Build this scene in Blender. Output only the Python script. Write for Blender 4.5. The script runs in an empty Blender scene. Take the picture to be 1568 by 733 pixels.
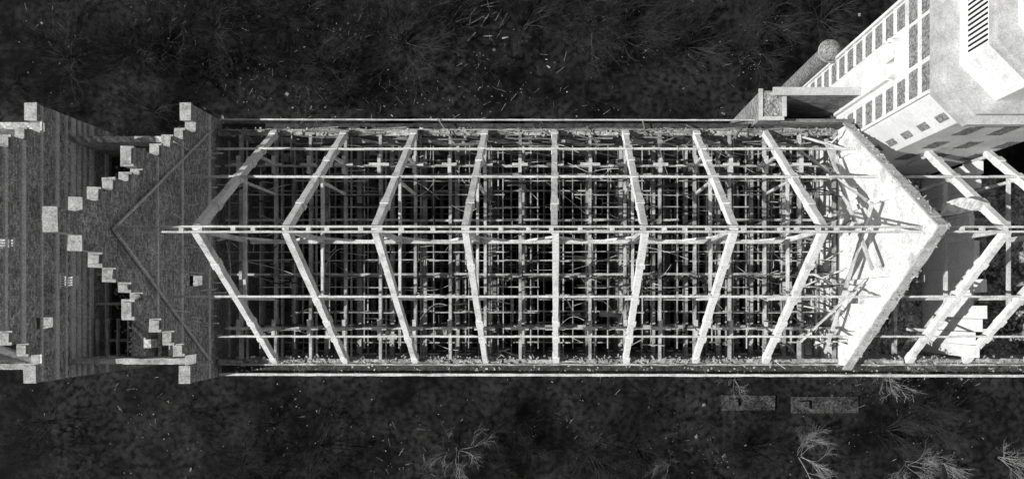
import bpy, math, random
from mathutils import Vector, Matrix
R = random.Random(7)
D = bpy.data
scene = bpy.context.scene

# ---------------------------------------------------------------- materials
def mat(name, dark, light, scale=3.0, lo=0.35, hi=0.65, bump=0.3, fine=14.0, rough=0.92, brick=False, spots=0.0, fmin=.62, spotcol=None):
    m = D.materials.new(name); m.use_nodes = True
    nt = m.node_tree; N = nt.nodes; L = nt.links
    b = N['Principled BSDF']; b.inputs['Roughness'].default_value = rough
    b.inputs['Specular IOR Level'].default_value = 0.15
    tc = N.new('ShaderNodeTexCoord')
    n1 = N.new('ShaderNodeTexNoise'); n1.inputs['Scale'].default_value = scale
    n1.inputs['Detail'].default_value = 10; n1.inputs['Roughness'].default_value = 0.7
    L.new(tc.outputs['Object'], n1.inputs['Vector'])
    cr = N.new('ShaderNodeValToRGB')
    cr.color_ramp.elements[0].position = lo; cr.color_ramp.elements[0].color = (dark,)*3+(1,)
    cr.color_ramp.elements[1].position = hi; cr.color_ramp.elements[1].color = (light,)*3+(1,)
    L.new(n1.outputs['Fac'], cr.inputs['Fac'])
    n2 = N.new('ShaderNodeTexNoise'); n2.inputs['Scale'].default_value = fine
    n2.inputs['Detail'].default_value = 6
    L.new(tc.outputs['Object'], n2.inputs['Vector'])
    r2 = N.new('ShaderNodeValToRGB')
    r2.color_ramp.elements[0].position = 0.36; r2.color_ramp.elements[0].color = (fmin,)*3+(1,)
    r2.color_ramp.elements[1].position = 0.58; r2.color_ramp.elements[1].color = (1,)*3+(1,)
    L.new(n2.outputs['Fac'], r2.inputs['Fac'])
    mx = N.new('ShaderNodeMixRGB'); mx.blend_type = 'MULTIPLY'; mx.inputs['Fac'].default_value = 1
    L.new(cr.outputs['Color'], mx.inputs['Color1']); L.new(r2.outputs['Color'], mx.inputs['Color2'])
    out = mx.outputs['Color']
    if brick:
        sp = N.new('ShaderNodeSeparateXYZ'); L.new(tc.outputs['Object'], sp.inputs[0])
        ad = N.new('ShaderNodeMath'); ad.operation = 'ADD'
        L.new(sp.outputs[0], ad.inputs[0]); L.new(sp.outputs[1], ad.inputs[1])
        cb = N.new('ShaderNodeCombineXYZ'); L.new(ad.outputs[0], cb.inputs[0]); L.new(sp.outputs[2], cb.inputs[1])
        bt = N.new('ShaderNodeTexBrick'); L.new(cb.outputs[0], bt.inputs['Vector'])
        bt.inputs['Scale'].default_value = 1.0
        bt.inputs['Brick Width'].default_value = 0.28; bt.inputs['Row Height'].default_value = 0.11
        bt.inputs['Mortar Size'].default_value = 0.014
        bt.inputs['Color1'].default_value = (1,1,1,1); bt.inputs['Color2'].default_value = (.3,.3,.3,1)
        bt.inputs['Mortar'].default_value = (.3,.3,.3,1)
        m2 = N.new('ShaderNodeMixRGB'); m2.blend_type = 'MULTIPLY'; m2.inputs['Fac'].default_value = .85
        L.new(out, m2.inputs['Color1']); L.new(bt.outputs['Color'], m2.inputs['Color2']); out = m2.outputs['Color']
    if spots:
        v = N.new('ShaderNodeTexNoise'); v.inputs['Scale'].default_value = spots
        v.inputs['Detail'].default_value = 5; v.inputs['Roughness'].default_value = .8
        L.new(tc.outputs['Object'], v.inputs['Vector'])
        vr = N.new('ShaderNodeValToRGB')
        vr.color_ramp.elements[0].position = .60; vr.color_ramp.elements[0].color = (0,0,0,1)
        vr.color_ramp.elements[1].position = .70; vr.color_ramp.elements[1].color = (1,1,1,1)
        L.new(v.outputs['Fac'], vr.inputs['Fac'])
        m3 = N.new('ShaderNodeMixRGB'); L.new(vr.outputs['Color'], m3.inputs['Fac'])
        sc = min(.5, light*3) if spotcol is None else spotcol
        L.new(out, m3.inputs['Color1']); m3.inputs['Color2'].default_value = (sc,)*3+(1,)
        out = m3.outputs['Color']
    L.new(out, b.inputs['Base Color'])
    bp = N.new('ShaderNodeBump'); bp.inputs['Strength'].default_value = bump; bp.inputs['Distance'].default_value = .03
    L.new(n2.outputs['Fac'], bp.inputs['Height']); L.new(bp.outputs['Normal'], b.inputs['Normal'])
    return m

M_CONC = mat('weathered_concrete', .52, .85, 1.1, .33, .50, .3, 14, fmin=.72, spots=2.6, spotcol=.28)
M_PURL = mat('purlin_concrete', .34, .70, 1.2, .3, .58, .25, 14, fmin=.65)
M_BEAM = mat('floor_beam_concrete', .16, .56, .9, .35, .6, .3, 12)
M_LOW = mat('lower_beam_concrete', .06, .30, .7, .35, .62, .3, 10)  # darker concrete; shade deepening downwards is partly put into this colour
M_PLASTER = mat('white_plaster', .55, .85, 1.0, .25, .5, .15, 14, fmin=.8)
M_GABLE = mat('shadow_patched_gable_plaster', .48, .84, .9, .32, .5, .3, 9, fmin=.72, spots=.8, spotcol=.22)  # dark patches painted in place of missing cast shadows on this wall
M_BRICK = mat('brick_wall', .30, .62, .8, .3, .7, .5, 8, brick=1)
M_BRICKLIT = mat('ambient_lit_brick', .50, .88, .6, .35, .65, .5, 7, brick=1, fmin=.5)  # lighter copy of the brick; ambient light on the sunless gables painted in
M_GRAVEL = mat('pebbledash_panel', .10, .44, 9, .4, .6, .7, 26)
M_TOWER = mat('tower_plaster', .60, .82, .5, .3, .6, .1, 14, fmin=.85, spots=.45, spotcol=.42)
M_CORN = mat('cornice_stone', .34, .58, 1.2, .3, .6, .2, 14, fmin=.75)
M_CAP = mat('step_coping', .20, .50, 2, .3, .6, .4, 12)
M_BAND = mat('concrete_course', .6, .88, 2, .3, .6, .3, 12)
M_HEAD = mat('post_head_concrete', .38, .66, 2, .3, .6, .3, 12)
M_GROUND = mat('dark_soil_ground', .0015, .046, .13, .41, .68, 1.0, 2.2, fmin=.12)
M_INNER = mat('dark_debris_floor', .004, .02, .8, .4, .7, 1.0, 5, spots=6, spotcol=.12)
M_ROOM = mat('overgrown_rubble_floor', .08, .60, .9, .42, .62, 1.0, 7, spots=5, fmin=.25)  # rubble floor lightened to offset the gable's shadow; sunlight put into the colour
M_RUBBLE = mat('rubble_stone', .12, .60, 2.5, .35, .6, .6, 12)
M_LITTER = mat('pale_litter', .05, .45, 1.2, .4, .6, .6, 12)
M_RUST = mat('rusty_metal', .02, .09, 3, .35, .65, .4, 12)
M_BARKP = mat('pale_bark', .20, .40, 3, .3, .7, .3, 12)
M_BARKD = mat('dark_bark', .015, .04, 3, .3, .7, .3, 12)
M_BARKM = mat('grey_bark', .03, .075, 3, .3, .7, .3, 12)
M_SHEET = mat('pale_sheet_metal', .5, .8, 1, .3, .6, .1, 4, rough=.6)
M_SLAB = mat('mossy_slab', .02, .11, 1.5, .35, .65, .5, 6, fmin=.4)
M_DARK = mat('dark_opening', .006, .012, 2)

# ---------------------------------------------------------------- mesh helpers
class MB:
    def __init__(s): s.v=[]; s.f=[]
    def hexa(s, p):
        o=len(s.v); s.v += [tuple(q) for q in p]
        s.f += [(o,o+3,o+2,o+1),(o+4,o+5,o+6,o+7)] + [(o+i,o+(i+1)%4,o+4+(i+1)%4,o+4+i) for i in range(4)]
    def box(s,x0,x1,y0,y1,z0,z1,j=0):
        p=[(x0,y0,z0),(x1,y0,z0),(x1,y1,z0),(x0,y1,z0),(x0,y0,z1),(x1,y0,z1),(x1,y1,z1),(x0,y1,z1)]
        if j: p=[(a+R.uniform(-j,j),b+R.uniform(-j,j),c+R.uniform(-j,j)) for a,b,c in p]
        s.hexa(p)
    def slice(s,x0,x1,y0,y1,zb,zt0,zt1):
        s.hexa([(x0,y0,zb),(x1,y0,zb),(x1,y1,zb),(x0,y1,zb),(x0,y0,zt0),(x1,y0,zt0),(x1,y1,zt1),(x0,y1,zt1)])
    def beam(s,a,b,w,h,j=0.0,seg=None,w2=None,h2=None,bend=0):
        a=Vector(a); b=Vector(b); d=b-a; Ln=d.length
        if Ln<1e-4: return
        d.normalize()
        up=Vector((0,0,1)) if abs(d.z)<.95 else Vector((1,0,0))
        side=d.cross(up).normalized(); up=side.cross(d).normalized()
        n=seg if seg else (max(1,int(Ln/.6)) if j else 1)
        w2=w if w2 is None else w2; h2=h if h2 is None else h2
        o=len(s.v)
        bv=Vector((R.uniform(-1,1),R.uniform(-1,1),R.uniform(-1,1)))*bend
        for i in range(n+1):
            t=i/n; c=a+(b-a)*t + bv*math.sin(math.pi*t); ww=(w+(w2-w)*t)/2; hh=(h+(h2-h)*t)/2
            for sx,sy in ((-1,-1),(1,-1),(1,1),(-1,1)):
                q=c+side*(sx*ww+R.uniform(-j,j))+up*(sy*hh+R.uniform(-j,j))
                s.v.append(tuple(q))
        for i in range(n):
            k=o+i*4
            for e in range(4):
                s.f.append((k+e,k+(e+1)%4,k+4+(e+1)%4,k+4+e))
        s.f.append((o+3,o+2,o+1,o)); k=o+n*4; s.f.append((k,k+1,k+2,k+3))
    def chip(s,c,r,flat=.5):
        c=Vector(c); o=len(s.v)
        rot=Matrix.Rotation(R.uniform(0,6.28),3,'Z')@Matrix.Rotation(R.uniform(-.5,.5),3,'X')
        ax=R.uniform(.5,1.5)
        for sx,sy,sz in ((-1,-1,-1),(1,-1,-1),(1,1,-1),(-1,1,-1),(-1,-1,1),(1,-1,1),(1,1,1),(-1,1,1)):
            q=rot@Vector((sx*r*ax*R.uniform(.4,1.1),sy*r/ax*R.uniform(.4,1.1),sz*r*flat*R.uniform(.4,1.1)))
            s.v.append(tuple(c+q))
        s.f += [(o,o+3,o+2,o+1),(o+4,o+5,o+6,o+7)] + [(o+i,o+(i+1)%4,o+4+(i+1)%4,o+4+i) for i in range(4)]
    def tube(s,a,b,r1,r2):
        a=Vector(a); b=Vector(b); d=(b-a)
        if d.length<1e-5: return
        d.normalize(); up=Vector((0,0,1)) if abs(d.z)<.9 else Vector((1,0,0))
        x=d.cross(up).normalized(); y=x.cross(d)
        o=len(s.v)
        for c,r in ((a,r1),(b,r2)):
            for k in range(3):
                t=k*2.0944; s.v.append(tuple(c+(x*math.cos(t)+y*math.sin(t))*r))
        for k in range(3): s.f.append((o+k,o+(k+1)%3,o+3+(k+1)%3,o+3+k))
    def mesh(s,name,m):
        me=D.meshes.new(name); me.from_pydata(s.v,[],s.f); me.materials.append(m); me.update(); return me
    def obj(s,name,m,parent=None):
        ob=D.objects.new(name,s.mesh(name,m)); scene.collection.objects.link(ob)
        if parent: ob.parent=parent
        return ob
def empty(name,loc=(0,0,0)):
    e=D.objects.new(name,None); e.location=loc; scene.collection.objects.link(e); return e

CZ=56.0; F=1130.0
def at(u,v,z): d=CZ-z; return ((u-850)*d/F,(470-v)*d/F,z)
YC=3.44; EZ=14.0; RZ=23.2; SL=(RZ-EZ)/6.42
YL=YC-6.42; YU=YC+6.42
def roofz(t): return RZ-SL*abs(t)

# ---------------------------------------------------------------- ground
g=MB(); g.v=[(-1200,-1200,0),(1200,-1200,0),(1200,1200,0),(-1200,1200,0)]; g.f=[(0,1,2,3)]
g.obj('ground',M_GROUND)

# ---------------------------------------------------------------- main hall
H=empty('ruined_hall_skeleton')
fr=[-16,-12,-8,-4,0,4,8,12]
raf=MB()
def rafter(x,sgn,tmax=6.5):
    n=5
    for i in range(n):
        a=tmax*i/n; b=tmax*(i+1)/n
        raf.beam((x,YC+sgn*a,roofz(a)-.1),(x,YC+sgn*b,roofz(b)-.1),.30-.004*i,.38-.003*i,.010,4)
    for t in (3.05,5.1,1.4,6.3,4.2):
        if t<tmax and R.random()<.85:
            l=R.uniform(.08,.16)
            raf.beam((x+.02,YC+sgn*(t-l),roofz(t-l)-.07),(x+.02,YC+sgn*(t+l),roofz(t+l)-.07),.38,.41,.012,1)
for x in fr+[20.15,23.4,27]:
    for s in (1,-1):
        tm=6.5
        if x>16 and s>0: tm=4.95
        rafter(x+R.uniform(-.04,.04),s,tm)
raf.obj('rafters',M_CONC,H)
pur=MB()
for t,s,x0,x1 in ((3.1,1,-18.2,30),(5.12,1,-18.3,16.2),(2.92,-1,-19.3,30),(5.02,-1,-18.2,30)):
    xs=x0
    while xs<x1:
        xe=min(xs+4,x1)
        pur.beam((xs,YC+s*t,roofz(t)+.14),(xe,YC+s*t+R.uniform(-.02,.02),roofz(t)+.14),.11,.17,.008)
        xs=xe
for dy in (-.1,.1):
    pur.beam((-19.4,YC+dy*1.2,RZ+.12),(30,YC+dy,RZ+.12),.08,.2,.008)
x=-19
while x<30:
    pur.box(x,x+.2,YC-.15,YC+.15,RZ+.0,RZ+.18,.01); x+=R.uniform(.7,1.6)
pur.obj('purlins',M_PURL,H)

kp=MB(); CZ2=17.9
for x in fr+[20.15,23.4]:
    kp.beam((x,YC,CZ2),(x,YC,RZ-.2),.22,.22,.012)
    kp.beam((x,YC-3.6,CZ2),(x,YC+3.6,CZ2),.13,.22,.012)
    for s in (-1,1):
        kp.beam((x+.0,YC+s*4.7,EZ-.2),(x,YC+s*4.7,roofz(4.7)-.3),.16,.16,.01)
        kp.beam((x,YC+s*3.0,EZ-.2),(x,YC+s*3.0,roofz(3.0)-.3),.13,.13,.01)
kp.beam((-15.8,YC-.05,CZ2-.2),(12,YC-.05,CZ2-.2),.2,.2,.012)
for x in fr:
    for s in (-1,1):
        kp.beam((x+s*1.4,YC,CZ2),(x,YC,CZ2+2.0),.11,.11,.01)
kp.obj('king_posts_and_collars',M_PURL,H)

tie=MB(); hd=MB(); X0=-18.9; X1=16.1
x=-18
while x<16.2:
    tie.beam((x,YL,EZ-.35),(x,YU,EZ-.35),.16,.3,.008)
    tie.beam((x+.26,YL,EZ-.55),(x+.26,YU,EZ-.55),.06,.16,.006)
    tie.beam((x+1.02,YL+.6,EZ-.5),(x+1.02+R.uniform(-.06,.06),YU-.6,EZ-.5),.05,.12,.006)
    x+=2
for t in (-4.65,-3.75,-3.0,-2.3,-1.55,-.75,-.28,.28,.95,1.55,2.3,3.0,3.8,4.65):
    xs=X0
    main = abs(abs(t)-4.65)<.01 or abs(abs(t)-1.55)<.01
    while xs<X1:
        xe=min(xs+2,X1)
        if R.random()>(.03 if main else .22):
            y=YC+t+R.uniform(-.02,.02)
            tie.beam((xs,y,EZ-.38),(xe,y+R.uniform(-.02,.02),EZ-.38+R.uniform(-.03,.03)),.12 if main else .05,.15,.006)
        xs=xe
x=-18
while x<16.2:
    for s in (-1,1):
        l=R.uniform(.4,.58)
        hd.box(x-l,x+l,YC+s*4.65-.08,YC+s*4.65+.08,EZ+.02,EZ+.17,.015)
        hd.box(x-.09,x+.09,YC+s*4.65-.5,YC+s*4.65+.5,EZ-.05,EZ+.14,.015)
    x+=2
tie.obj('attic_tie_beams',M_BEAM,H); hd.obj('cross_post_heads',M_HEAD,H)

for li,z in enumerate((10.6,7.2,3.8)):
    fl=MB()
    x=-18
    while x<16.4:
        fl.beam((x,YL,z),(x,YU,z+R.uniform(-.03,.03)),.26,.4,.012)
        if R.random()>.2:
            fl.beam((x+.5,YL,z),(x+.5,YU,z),.07,.16,.01)
        if R.random()>.4:
            fl.beam((x+1.3,YL,z),(x+1.3,YU,z),.07,.16,.01)
        x+=2
    for t in (-5.6,-4.65,-3.7,-2.7,-1.5,-.6,.5,1.5,2.7,3.7,4.65,5.6):
        xs=-18.6; main=abs(abs(t)-4.65)<.1 or abs(abs(t)-1.5)<.1
        while xs<16.2:
            xe=min(xs+2,16.2)
            if R.random()>(.05 if main else .25):
                fl.beam((xs,YC+t,z-.05),(xe,YC+t+R.uniform(-.03,.03),z-.05),.22 if main else .08,.22,.01)
            xs=xe
    for k in range(8):
        cx=R.uniform(-18,15); cy=YC+R.choice((-5.2,-5.4,5.3,5.5,4.2,-4.0,2.2))
        fl.box(cx,cx+R.uniform(.5,1.4),cy,cy+R.uniform(.2,.5),z+.2,z+.27,.05)
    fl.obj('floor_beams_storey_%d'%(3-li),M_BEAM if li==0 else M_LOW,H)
col=MB()
x=-18
while x<16.4:
    for t in (-4.65,-1.5,1.5,4.65):
        col.beam((x,YC+t,0),(x,YC+t,EZ-.5),.27,.27,.012,8)
    x+=2
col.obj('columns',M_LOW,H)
junk=MB()
for k in range(210):
    z=R.choice((14.0,13.95,10.95,10.95,7.6,4.2))
    cx=R.uniform(-18.5,16); cy=R.uniform(YL+.2,YU-.2); a=R.choice((0,0,R.gauss(0,.15),1.57,R.uniform(-.5,.5),R.uniform(0,3.14)))
    L_=R.uniform(.4,2.6)/2; dx=math.cos(a)*L_; dy=math.sin(a)*L_
    junk.beam((cx-dx,cy-dy,z),(cx+dx,cy+dy,z+R.uniform(-.5,.3)),R.uniform(.03,.1),R.uniform(.03,.08),.01,3,bend=R.uniform(0,.1))
for k in range(18):
    y=R.uniform(YL+.5,YU-.3); x=R.uniform(11.5,15.2)
    junk.beam((x,y,14.1),(x+R.uniform(.6,1.8),y+R.uniform(-1.0,1.0),14.2+R.uniform(0,1.8)),R.uniform(.03,.08),.05,.015,4,bend=R.uniform(.1,.3))
junk.obj('fallen_timber',M_RUST,H)
junk2=MB()
for k in range(190):
    z=R.choice((13.95,13.95,10.95,10.95,7.6,4.2))
    cx=R.uniform(-18.5,16); cy=R.uniform(YL+.2,YU-.2); a=R.choice((0,R.gauss(0,.1),1.57,R.uniform(-.5,.5),R.uniform(0,3.14)))
    L_=R.uniform(.3,1.8)/2; dx=math.cos(a)*L_; dy=math.sin(a)*L_
    junk2.beam((cx-dx,cy-dy,z),(cx+dx,cy+dy,z+R.uniform(-.3,.2)),R.uniform(.02,.06),.03,.006,3,bend=R.uniform(0,.08))
junk2.obj('fallen_laths',M_BEAM,H)
wi=MB()                                         # dangling wires
for k in range(90):
    x=R.uniform(-17.5,14); y=R.uniform(YL+.5,YU-.5); t=abs(y-YC); z=R.choice((14.1,14.1,17.5 if t<3.4 else 14.1,11))
    a=R.choice((R.gauss(0,.3),R.uniform(0,3.14))); l=R.uniform(.8,3.0); sag=R.uniform(.1,.7); prev=None; by=R.uniform(-.4,.4)
    for i in range(8):
        s_=i/7; q=Vector((x+l*s_*math.cos(a),y+l*s_*math.sin(a)+by*math.sin(math.pi*s_),z-sag*math.sin(math.pi*s_)))
        if prev: wi.tube(prev,q,.016,.016)
        prev=q
wi.obj('hanging_wires',M_HEAD,H)
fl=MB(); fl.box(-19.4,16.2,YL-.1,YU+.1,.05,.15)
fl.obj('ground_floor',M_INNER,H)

def longwall(mb,y0,y1,xa,xb,ztop):
    mb.box(xa,xb,y0,y1,0,1.1)
    for zf in (0,3.5,7,10.5):
        za,zb=zf+1.1,min(zf+2.9,ztop)
        x=xa
        while x<xb-.1:
            mb.box(x,min(x+.9,xb),y0,y1,za,zb); x+=2
        mb.box(xa,xb,y0,y1,zb,min(zf+4.6,ztop) if zf<10 else ztop)
lw=MB()
longwall(lw,YL-.35,YL,-19.4,32,EZ-.45)
longwall(lw,YU,YU+.35,-19.4,16.6,EZ-.45)
lw.obj('long_walls',M_BRICK,H)
gt=MB()
gt.beam((-19.2,YL-.86,EZ-.25),(32,YL-.95,EZ-.25),.14,.16,.014,90)
gt.beam((-19.2,YU+.86,EZ-.25),(12,YU+.82,EZ-.25),.07,.14,.01,60)
gt.obj('eaves_gutters',M_PURL,H)
led=MB()
led.box(-19.3,32,YL-.8,YL-.36,EZ-1.0,EZ-.75); led.box(-19.3,12,YU+.36,YU+.76,EZ-1.0,EZ-.75)
led.obj('eaves_ledges',M_RUST,H)
edge=MB()
edge.beam((-19.2,YL-.3,EZ-.36),(32,YL-.33,EZ-.36),.09,.14,.03,130)
edge.beam((-19.2,YU+.3,EZ-.36),(16,YU+.33,EZ-.36),.05,.12,.02,100)
edge.obj('wall_edges',M_BEAM,H)
rb=MB()
for s,ya,yb in ((-1,YL-.24,YL+.05),(1,YU-.05,YU+.26)):
    x=-19.3; xe=32 if s<0 else 16
    while x<xe:
        w=R.uniform(.5,2.2)
        if R.random()<.6: rb.box(x,x+w*R.uniform(.8,.95),ya+R.uniform(0,.1),yb-R.uniform(0,.12),EZ-.46,EZ-.36+R.uniform(-.06,.08),.03)
        x+=w
    for k in range(620 if s<0 else 330):
        rb.chip((R.gauss(R.choice((-14,-6,2,9,22)),2.6) if s<0 else R.uniform(-19,xe),R.uniform(ya-.05,yb+.15),EZ-.38+R.uniform(0,.1)),R.uniform(.02,.08))
for k in range(160):
    rb.chip((R.uniform(-19,30),R.uniform(YL-.78,YL-.4),EZ-.73),R.uniform(.02,.07))
rb.obj('wall_head_rubble',M_RUBBLE,H)
up=MB()
for k in range(100):
    cx=R.uniform(-16,15.5); cy=YU+R.uniform(-.7,.4); a=R.uniform(-.08,.08) if R.random()<.85 else R.uniform(0,3.1); l=R.uniform(.2,1.0)
    up.beam((cx-l*math.cos(a),cy-l*math.sin(a),EZ-.2),(cx+l*math.cos(a),cy+l*math.sin(a),EZ-.2+R.uniform(-.2,.15)),R.uniform(.03,.08),.04,.012,3)
up.obj('broken_boards',M_LOW,H)

# inner cross gable (right)
gw=MB(); gx0,gx1=16.25,16.7; AZ=24.6; gs=(AZ-14.6)/6.7
def gz(y): return AZ-gs*abs(y-YC)
ys=[YL-.3,-2.0,-.9,.2,.9,2.2,2.9,YC,4.0,4.7,5.9,6.6,7.8,9.0,YU+.3]
for i in range(len(ys)-1):
    a,b=ys[i],ys[i+1]
    if (a,b) in ((.2,.9),(5.9,6.6)):
        gw.box(gx0,gx1,a,b,0,15.2); gw.slice(gx0,gx1,a,b,16.4,gz(a),gz(b))
    elif (a,b) in ((2.2,2.9),(4.0,4.7)):
        gw.box(gx0,gx1,a,b,0,11.2); gw.slice(gx0,gx1,a,b,13.2,gz(a),gz(b))
    else: gw.slice(gx0,gx1,a,b,0,gz(a),gz(b))
gw.obj('cross_gable_wall',M_GABLE,H)
cp=MB()
for s in (-1,1):
    y=0
    while y<6.9:
        y2=min(y+.45,6.95)
        cp.beam((gx0+.25,YC+s*y,gz(YC+y)+.05),(gx0+.25,YC+s*y2,gz(YC+y2)+.05),.48+R.uniform(-.06,.04),.1+R.uniform(-.03,.03),.025,1); y=y2
cp.obj('gable_coping',M_CORN,H)
gr=MB()
for k in range(420):
    y=R.uniform(-6.8,6.8); gr.chip((gx0+R.uniform(.05,.55),YC+y,gz(YC+y)+.1),R.uniform(.02,.08))
gr.obj('gable_top_rubble',M_RUBBLE,H)
pb=MB()
for y in (-1.6,1.2,5.2,8.4): pb.box(gx0-.2,gx0-.003,y,y+.26,0,gz(y+.2)-1.2)
pb.box(gx0-.12,gx0-.004,YL+.1,YU-.1,13.9,14.15); pb.box(gx0-.1,gx0-.0045,YC-3.9,YC+3.9,17.9,18.1)
for y in (0.55,6.25):
    pb.box(gx0-.06,gx0-.005,y-.45,y-.36,15.1,16.5); pb.box(gx0-.06,gx0-.005,y+.36,y+.45,15.1,16.5)
pb.obj('gable_pilasters',M_PLASTER,H)
sh=MB()  # diagonal timbers added to throw shadows onto the cross gable
for s in (-1,1):
    sh.beam((15.3,YC+s*6.0,14.2),(15.3,YC-s*1.6,20.4),.12,.2,.012)
    sh.beam((13.9,YC+s*5.4,14.2),(15.9,YC+s*2.0,18.3),.09,.14,.012)
for k in range(8):
    y=R.uniform(YL,YU); sh.beam((R.uniform(14,15.6),y,R.uniform(13.9,14.2)),(16.2,y+R.uniform(-1.2,1.2),R.uniform(14,15.5)),R.uniform(.05,.12),.06,.015,2)
sh.obj('shadow_casting_braces',M_PURL,H)

# right room
rr=MB()
rr.box(16.76,20.8,YL+.01,8.2,9.3,9.5); rr.box(22.0,34,YL+.01,8.2,9.3,9.5); rr.box(20.8,22.0,YL+.01,1.0,9.3,9.5); rr.box(20.8,22,2.0,8.2,9.3,9.5)
rr.obj('upper_room_floor',M_ROOM,H)
rm=MB()
for k in range(1900):
    x=R.uniform(17,30); y=R.triangular(YL,8,-2.2); rm.chip((x,y,9.55+R.uniform(0,.1)),R.uniform(.02,.12))
for k in range(50):
    x=R.uniform(17,28); y=R.uniform(YL,8); a=R.uniform(0,3.14); l=R.uniform(.4,1.8)
    rm.beam((x,y,9.7),(x+l*math.cos(a),y+l*math.sin(a),9.7+R.uniform(0,.6)),.07,.06,.02,2)
rm.beam((20,YL,12.5),(20,8.2,12.5),.2,.3,.02)
rm.beam((17,5.2,11.9),(30,5.2,11.9),.18,.2,.02)
rm.obj('upper_room_rubble',M_RUBBLE,H)
pw=MB(); y=-2.8
while y<7.9:
    pw.box(23.1,23.4,y,y+.7,9.5,15.2+R.uniform(-.5,.9),.02); y+=.72
pw.obj('broken_partition_wall',M_PLASTER,H)

cs=MB(); n=12
p=at(1440,322,21.4)
for i in range(n+1):
    t=i/n; x=p[0]+t*2.2; w=.26+.1*math.sin(t*5)
    y=p[1]+.22*math.sin(t*2.6)
    cs.v += [(x,y-w,21.4-.15*t),(x,y+w,21.6+.15*math.sin(t*3))]
for i in range(n): cs.f.append((2*i,2*i+2,2*i+3,2*i+1))
so=cs.obj('curled_metal_sheet',M_SHEET); m_=so.modifiers.new('s','SOLIDIFY'); m_.thickness=.03
sh=MB(); sh.beam((p[0]+.3,p[1],9.5),(p[0]+.3,p[1],21.4),.1,.1,.01); sh.beam((p[0]+1.9,p[1]+.1,9.5),(p[0]+1.9,p[1]+.1,21.3),.1,.1,.01); sh.obj('support_posts',M_LOW,H)

# ---------------------------------------------------------------- stepped gables
STEPS=[(0,.47,26.9),(.47,1.08,25.3),(1.08,1.7,24.1),(1.7,2.3,23.0),(2.3,2.75,21.9),(2.75,3.1,20.9),(3.1,4.0,21.6),(4.0,4.65,19.2),(4.65,5.35,18.1),(5.35,6.0,16.9),(6.0,6.6,15.7),(6.6,7.5,16.3)]
def stepped(par,X,th,bands=(),zb=0,wins=(),proud=.07,bh=.13):
    w=MB(); c=MB(); b=MB()
    for s in (-1,1):
        for a,e,z in STEPS:
            z+=R.uniform(-.08,.08) if a>0 else 0
            y0,y1=sorted((YC+s*a,YC+s*e))
            x0,x1=X-th,X
            ws=[k for k in wins if y0-.01<=k[0]<y1]
            if ws:
                k=ws[0]; w.box(x0,x1,y0,y1,zb,k[1]); w.box(x0,x1,y0,y1,k[2],z)
            else: w.box(x0,x1,y0,y1,zb,z)
            c.box(x0-.05,x1+.06,y0-.03,y1+.03,z+.002,z+.12,.02)
            if a>1 and a<6:
                c.box(x0+.05,x1-.02,y0+.1,y1-.1,z+.121,z+.24,.03)
    for zz in bands:
        hw=[e for a,e,z in STEPS if z>zz+.3]
        hw=max(hw) if hw else 0
        b.box(X+.003,X+proud,YC-hw+.05,YC+hw-.05,zz,zz+bh*R.uniform(.6,2.0),.01)
    w.obj('stepped_brick_wall',M_BRICKLIT,par); c.obj('step_copings',M_CAP,par)
    if bands: b.obj('concrete_courses',M_BAND,par)
G1=empty('stepped_gable')
stepped(G1,-19.6,.5,bands=(11.6,14.1,17.2,19.6),wins=[(YC-2.3,15.0,16.4)])
rl=MB()
for s in (-1,1):
    rl.beam((-19.48,YC+s*.0,RZ+.25),(-19.48,YC+s*6.6,EZ+.1),.1,.1,.015,14)
rl.obj('roofline_flashing',M_BAND,G1)
sb=MB()
for k in range(46):
    y=YC+R.uniform(-5.5,5.5); z=R.uniform(11,roofz(abs(y-YC))); sb.beam((-19.58,y,z),(-19.55+R.uniform(.15,.8),y,z),.07,.1,.01,1)
for k in range(9):
    y=YC+R.uniform(-5,5); z=R.uniform(13,18); sb.beam((-19.5,y,z),(-19.4,y+R.uniform(-.3,.3),z+R.uniform(1,2.4)),.05,.05,.01,2)
sb.obj('beam_stubs',M_BAND,G1)

G2=empty('banded_stepped_gable')
bz=[];z=10.0
while z<27: bz.append(z); z+=R.choice((.5,.7,.9,1.3,1.5))
stepped(G2,-27.9,.55,bands=tuple(bz),wins=[(YC-.47,18.3,19.6),(YC-2.3,13.2,14.6),(YC-4.65,15.0,16.3)],proud=.1,bh=.17)
wf=MB()
for y0,y1,z0,z1 in ((YC-.47,YC,18.3,19.6),(YC-2.3,YC-1.7,13.2,14.6)):
    for k in range(4): wf.box(-27.93,-27.86,y0+.02+k*.14,y0+.08+k*.14,z0,z1,.005)
    wf.box(-27.79,-27.7,y0-.1,y1+.1,z1+.003,z1+.1); wf.box(-27.79,-27.65,y0-.1,y1+.1,z0-.1,z0-.003)
wf.obj('window_frames',M_CONC,G2)

LK=empty('roofless_link_wing')
lk=MB()
longwall(lk,YL-.3,YL+.05,-27.8,-20.2,13.6)
longwall(lk,YL-.6,YL-.2,-40,-28.6,13.6)
lk.box(-27.8,-20.2,YU-.4,YU-.05,0,13.6)
lk.box(-24.9,-24.1,YL+.1,YU-.5,0,12.6)
lk.box(-40,-28.6,YU+.5,YU+.9,0,13)
y=YL+.6
while y<YU-1.2: lk.box(-24.02,-23.6,y,y+.5,0,12.9); y+=1.6
lk.box(-23.5,-20.3,YC+2.6,YU-.5,0,12.2)
lk.obj('brick_walls',M_BRICKLIT,LK)
lk=MB()
for i in range(12):
    x=-27.4+i*.62; lk.beam((x,YL,11.8),(x,YL+2.3,11.8),.1,.2,.02)
for y in (-2,.2,2,4.5,7): lk.beam((-27.8,y,11.2),(-20.3,y,11.2),.16,.25,.02)
lk.beam((-27.8,YL-.1,13.75),(-20.3,YL-.1,13.75),.3,.16,.03,14)
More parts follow.
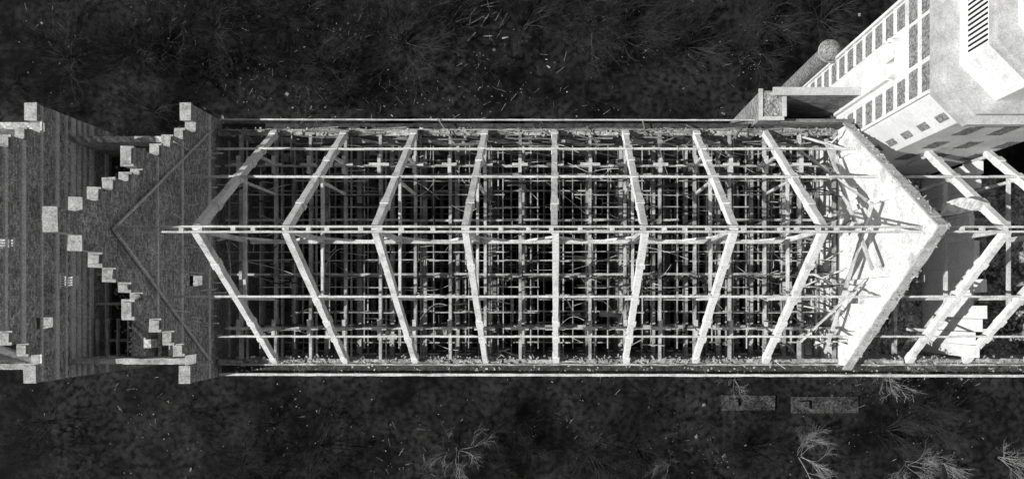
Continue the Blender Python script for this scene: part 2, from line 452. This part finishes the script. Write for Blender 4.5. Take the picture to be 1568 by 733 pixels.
lk.beam((-40,YL-.4,13.75),(-28.6,YL-.4,13.75),.3,.16,.03,14)
lk.beam((-33,YL+2.3,18),(-29,YL-.2,14.2),.3,.3,.02)
for k in range(50):
    x=R.uniform(-27.5,-20.5); y=R.uniform(YL,YU-1); a=R.uniform(0,3.1); l=R.uniform(.2,1.0)
    lk.beam((x,y,11.4),(x+l*math.cos(a),y+l*math.sin(a),11.5+R.uniform(-.4,.2)),.06,.05,.02,2)
lk.obj('exposed_beams',M_BEAM,LK)
lk=MB(); lk.box(-27.8,-24.95,YL+.1,YU-.5,9.5,9.7); lk.box(-23.5,-20.3,YL+.1,YC+2.5,8.5,8.7)
lk.obj('floor_slab',M_SLAB,LK)
lk=MB()
for k in range(700):
    x=R.uniform(-27.6,-20.5); y=R.uniform(YL+.2,YU-.6)
    z=12.25 if (x>-23.5 and y>YC+2.6) else (9.75 if x<-25 else (12.65 if x<-24.1 else 8.8))
    lk.chip((x,y,z),R.uniform(.03,.12))
lk.obj('fallen_bricks',M_RUBBLE,LK)

# ---------------------------------------------------------------- tower
T=empty('octagonal_tower')
def prism(mb,pts,z0,z1):
    n=len(pts); o=len(mb.v)
    mb.v += [(x,y,z0) for x,y in pts]+[(x,y,z1) for x,y in pts]
    mb.f.append(tuple(o+i for i in range(n))[::-1]); mb.f.append(tuple(o+n+i for i in range(n)))
    for i in range(n): mb.f.append((o+i,o+(i+1)%n,o+n+(i+1)%n,o+n+i))
def octo(off,c=1.25,c2=.35):
    x0,x1,y0,y1=17.1-off,25.0+off,8.4-off,15.35+off
    c=c+off*.55; c2=c2+off*.55; c2=max(c2,.1)
    return [(x0+c,y0),(x1-c,y0),(x1,y0+c),(x1,y1-c),(x1-c,y1),(x0+c2,y1),(x0,y1-c2),(x0,y0+c)]
tb=MB(); prism(tb,octo(0),0,23.0); tb.obj('tower_shaft',M_TOWER,T)
tb=MB(); prism(tb,octo(.12),22.55,22.8); prism(tb,octo(.34),23.001,23.4); prism(tb,octo(-.05,1.4),23.401,23.7); tb.obj('cornice',M_CORN,T)
tb=MB(); prism(tb,octo(-.62,1.9,1.2),23.701,26.2); prism(tb,octo(-1.3,2.2,1.5),26.701,27.3); tb.obj('attic_drum',M_PLASTER,T)
tb=MB(); prism(tb,octo(-.42,2.0,1.2),26.201,26.4); prism(tb,octo(-.55,2.1,1.3),26.401,26.7); tb.obj('attic_cap',M_CORN,T)
tb=MB(); prism(tb,octo(-1.6,2.4,1.7),27.301,27.4); tb.obj('flat_roof',M_GRAVEL,T)
lv=MB()
y=10.9
while y<14.4: lv.box(17.68,17.73,y,y+.075,24.4,25.8); y+=.22
lv.obj('louvre_slit_shade',M_DARK,T)  # near-black solid strips painted for the shade inside open slits
pn=MB()
zs=[22.1,20.85,19.6,18.35,17.1,15.85,14.6,13.35,12.1,10.85,9.6,8.35,7.1,5.8,4.5,3.2,1.9]
for i,z in enumerate(zs):
    if i<2: segs=((9.95,11.25),(11.5,13.4),(13.6,14.85))
    else: segs=((9.95,11.15),(13.7,14.85))
    for a,b in segs: pn.box(17.07,17.1,a,b,z-.45,z+.35)
pn.obj('pebbledash_panels',M_GRAVEL,T)
fr_=MB()
for a in (9.7,14.95): fr_.box(16.92,17.1,a,a+.16,1,22.5)
for z in zs[2:]: fr_.box(16.97,17.097,9.92,11.2,z-.6,z-.52); fr_.box(16.97,17.097,13.65,14.92,z-.6,z-.52)
fr_.box(16.85,17.098,11.55,13.35,1,18.4)
for z in (16.4,14.4,12.4,10.4,8.4): fr_.box(16.8,16.849,11.5,13.4,z,z+.12)
n=14
for i in range(n):
    a0=math.pi*i/n; a1=math.pi*(i+1)/n; r=1.0; ri=.8
    q=[(12.45+r*math.cos(a0),18.9+r*math.sin(a0)),(12.45+ri*math.cos(a0),18.9+ri*math.sin(a0)),(12.45+ri*math.cos(a1),18.9+ri*math.sin(a1)),(12.45+r*math.cos(a1),18.9+r*math.sin(a1))]
    fr_.hexa([(16.7,*k) for k in q]+[(17.099,*k) for k in q])
fr_.box(16.8,17.096,12.36,12.54,18.4,19.7)
fr_.obj('facade_mouldings',M_PLASTER,T)
aw=MB(); n=12
for i in range(n):
    a0=math.pi*i/n; a1=math.pi*(i+1)/n; ri=.78
    aw.hexa([(17.05,12.45,18.85),(17.05,12.45+.01,18.85),(17.05,12.45+ri*math.cos(a0),18.9+ri*math.sin(a0)),(17.05,12.45+ri*math.cos(a1),18.9+ri*math.sin(a1)),(17.09,12.45,18.85),(17.09,12.46,18.85),(17.09,12.45+ri*math.cos(a0),18.9+ri*math.sin(a0)),(17.09,12.45+ri*math.cos(a1),18.9+ri*math.sin(a1))])
aw.obj('lunette_infill',M_GRAVEL,T)
cw=MB()
A=Vector((17.1,9.65,0)); B=Vector((18.35,8.4,0)); dn=Vector((-1,-1,0)).normalized()
for z in (21.3,19.6,17.9,16.2,14.5):
    t0,t1=.58,.80
    p0=A.lerp(B,t0)+Vector((0,0,z)); p1=A.lerp(B,t1)+Vector((0,0,z)); h=Vector((0,0,.85)); o=dn*.03
    cw.hexa([p0,p1,p1+o,p0+o,p0+h,p1+h,p1+o+h,p0+o+h])
for x in (19.3,21,23):
    for z in (20,17,14): cw.box(x,x+.7,8.37,8.4,z,z+1.6)
cw.obj('shaft_windows',M_GRAVEL,T)
c=(16.7,15.55)
bpy.ops.mesh.primitive_uv_sphere_add(segments=28,ring_count=14,radius=.66,location=(c[0],c[1],11.2)); o=bpy.context.object; o.name='turret_dome'; o.scale.z=.8; o.data.materials.append(M_GRAVEL); o.parent=T
bpy.ops.mesh.primitive_cylinder_add(vertices=28,radius=.52,depth=11.1,location=(c[0],c[1],5.55)); o=bpy.context.object; o.name='turret_shaft'; o.data.materials.append(M_GRAVEL); o.parent=T
bpy.ops.mesh.primitive_torus_add(major_radius=.64,minor_radius=.07,location=(c[0],c[1],11.1)); o=bpy.context.object; o.name='turret_rim'; o.data.materials.append(M_CAP); o.parent=T

AN=empty('concrete_annex')
a=MB(); ax0,ax1,ay0,ay1=11.4,16.9,10.45,12.0
a.box(ax0,12.6,ay0,ay1,0,15.0); a.box(12.6,ax1,ay1-.3,ay1,0,15.3); a.box(12.6,ax1,ay0,ay0+.2,0,14.2)
a.obj('walls',M_BRICK,AN)
a=MB(); a.box(ax0-.1,12.7,ay0-.1,ay0+.1,15.001,15.12,.01); a.box(ax0-.1,ax0+.12,ay0+.1,ay1+.1,15.0,15.12,.01); a.box(12.0,ax1,ay1-.35,ay1+.08,15.301,15.42,.01)
a.box(12.6,12.8,ay0+.1,ay1-.35,15.02,15.2,.01); a.obj('coping',M_CORN,AN)
a=MB()
for k in range(120): a.chip((R.uniform(11.6,12.4),R.uniform(ay0+.2,ay1-.1),15.02),R.uniform(.02,.09))
a.obj('loose_stones',M_RUBBLE,AN)

# ---------------------------------------------------------------- bare vegetation
def plant(seed,height,spread,n0,depth,r0,lean=.4):
    r=random.Random(seed); mb=MB()
    def grow(p,d,l,rad,lev):
        n=3
        for i in range(n):
            d2=(d+Vector((r.uniform(-1,1),r.uniform(-1,1),r.uniform(-.5,.6)))*.2).normalized()
            q=p+d2*(l/n); mb.tube(p,q,rad*(1-.25*i/n),rad*(1-.25*(i+1)/n)); p=q; d=d2
            if lev>0 and (i>0 or lev<depth):
                for k in range(r.choice((1,2,2))):
                    dd=(d+Vector((r.uniform(-1,1),r.uniform(-1,1),r.uniform(-.3,.6)))*.7).normalized()
                    grow(p,dd,l*r.uniform(.5,.75),rad*.55,lev-1)
    for i in range(n0):
        a=r.uniform(0,6.28); d=Vector((math.cos(a)*spread,math.sin(a)*spread,1)).normalized()
        grow(Vector((r.uniform(-.2,.2),r.uniform(-.2,.2),0)),(d+Vector((r.uniform(-lean,lean),r.uniform(-lean,lean),0))).normalized(),height*r.uniform(.7,1.1)*.6,r0,depth)
    return mb
protoS=[plant(i,3.2,1.0,12,3,.018).mesh('shrub_mesh',M_BARKD) for i in range(3)]
protoM=[plant(20+i,3.4,1.0,18,3,.018).mesh('shrub_mesh_grey',M_BARKM) for i in range(3)]
protoW=[plant(40+i,2.6,1.2,9,2,.02).mesh('weed_mesh',M_BARKP) for i in range(2)]
def put(me,name,x,y,s,par=None,z=0):
    ob=D.objects.new(name,me); scene.collection.objects.link(ob); ob.location=(x,y,z); ob.scale=(s,s,s)
    ob.rotation_euler=(0,0,R.uniform(0,6.28))
    if par: ob.parent=par
TH=empty('shrub_thicket')
k=0
while k<105:
    x=R.uniform(-45,36); y=R.choice((R.uniform(14.5,26),R.uniform(14.5,26),R.uniform(-15,-7)))
    if y>0 and x>9.5: continue
    put(R.choice(protoS) if R.random()<.7 else R.choice(protoM),'bush_%03d'%k,x,y,R.uniform(.4,1.1),TH); k+=1
for u,v,s in ((230,60,1.6),(610,55,1.7),(800,30,1.3),(960,40,1.5),(1060,60,1.3),(1150,70,1.1),(480,90,1.2),(90,80,1.4),(880,20,1.4),(690,20,1.2),(320,30,1.4),(480,690,1.1),(1180,20,1.3),(1270,20,1.2)):
    x,y,_=at(u,v,1.5); put(R.choice(protoM),'big_bush_%d_%d'%(u,v),x,y,s,TH)
WD=empty('wall_top_weeds')
for k in range(34):
    put(R.choice(protoW),'weed_%02d'%k,R.choice((R.uniform(-18,30),R.gauss(22,3))),YL-R.uniform(.1,.6),R.uniform(.1,.24),WD,z=EZ-.5)
for k in range(14): put(R.choice(protoW),'room_weed_%02d'%k,R.uniform(18,26),R.uniform(-2.6,1),R.uniform(.2,.45),WD,z=9.5)
for i,(u,v,s) in enumerate(((700,690,1.1),(1232,698,1.2),(1400,712,1.0),(1545,705,1.0),(1452,712,.8),(1030,715,.7),(1130,583,.6))):
    x,y,_=at(u,v,1.0)
    me=plant(50+i,2.6,1.3,7,3,.024).mesh('pale_bush_mesh',M_BARKP)
    put(me,'bare_pale_bush',x,y,s)
me=plant(77,2.2,1.2,9,3,.022).mesh('pale_bush_mesh',M_BARKP)
x,y,_=at(1425,525,11); put(me,'bare_pale_bush',x,y,.9,z=9.5)
x,y,_=at(1455,582,9); put(me,'bare_pale_bush',x,y-.6,1.1,z=0)

lt=MB()
cl=[(R.gauss(-4,13),R.uniform(13.5,22),R.uniform(.6,2.2)) for k in range(26)]+[(R.uniform(-38,32),R.uniform(-12,-5),R.uniform(.6,2.5)) for k in range(22)]+[(R.uniform(-40,-14),R.uniform(13,22),2) for k in range(8)]
for k in range(1500):
    if R.random()<.66: c=R.choice(cl); x=R.gauss(c[0],c[2]); y=R.gauss(c[1],c[2]*.7)
    else: x=R.uniform(-42,34); y=R.choice((R.uniform(-13,-4.8),R.uniform(12.5,26)))
    if -4.6<y<11.5: continue
    s=R.choice((.014,.018,.02,.03,.04)) if R.random()<.97 else .09
    lt.chip((x,y,.03),s*R.uniform(.7,1.6),.4)
for k in range(260):
    c=R.choice(cl); x=R.gauss(c[0],c[2]); y=R.gauss(c[1],c[2]*.7)
    if -5<y<12: continue
    a=R.uniform(0,3.14); l=R.uniform(.1,.7)
    lt.beam((x,y,.1),(x+l*math.cos(a),y+l*math.sin(a),.12+R.uniform(0,.3)),.02,.02)
x0,y0,_=at(728,40,0)
for k in range(16):
    a=R.uniform(-.3,1.9); l=R.uniform(.5,1.6); x=R.gauss(x0,.9); y=R.gauss(y0,.8)
    lt.beam((x,y,.2),(x+l*math.cos(a),y+l*math.sin(a),.25+R.uniform(0,.4)),.045,.04)
lt.obj('ground_litter',M_LITTER)
for u0,v0,u1,v1 in ((1105,605,1187,628),(1213,607,1315,632)):
    p=at(u0,v1,.25); q=at(u1,v0,.25); s_=MB(); s_.box(p[0],q[0],p[1],q[1],0,.2,.04)
    s_.box(p[0]+.5,p[0]+1.2,p[1]+.3,p[1]+.9,.201,.5,.03)
    for k in range(30): s_.chip((R.uniform(p[0],q[0]),R.uniform(p[1],q[1]),.22),R.uniform(.03,.1))
    s_.obj('concrete_slab',M_SLAB)

# ---------------------------------------------------------------- light, sky, camera
to=Vector((-.98,-.20,0)).normalized(); el=math.radians(43)
tv=Vector((to.x*math.cos(el),to.y*math.cos(el),math.sin(el)))
sd=D.lights.new('sun','SUN'); sd.energy=4.9; sd.angle=math.radians(.5); sd.color=(1,.995,.985)
so=D.objects.new('sun',sd); scene.collection.objects.link(so); so.rotation_euler=tv.to_track_quat('Z','Y').to_euler(); so.location=(-30,-20,50)
w=D.worlds.new('World'); scene.world=w; w.use_nodes=True; nt=w.node_tree
sk=nt.nodes.new('ShaderNodeTexSky'); sk.sky_type='NISHITA'; sk.sun_disc=False; sk.sun_elevation=el; sk.sun_rotation=math.atan2(to.x,to.y)
bw=nt.nodes.new('ShaderNodeRGBToBW'); nt.links.new(sk.outputs[0],bw.inputs[0])
bg=nt.nodes['Background']; nt.links.new(bw.outputs[0],bg.inputs[0]); bg.inputs[1].default_value=.09
cd=D.cameras.new('camera'); cd.sensor_width=36; cd.lens=36*F/1568; cd.shift_x=-66/1568; cd.shift_y=103.5/1568; cd.clip_end=3000
co=D.objects.new('camera',cd); scene.collection.objects.link(co); co.location=(0,0,CZ); scene.camera=co
scene.view_settings.view_transform='Standard'; scene.view_settings.look='None'; scene.view_settings.exposure=0
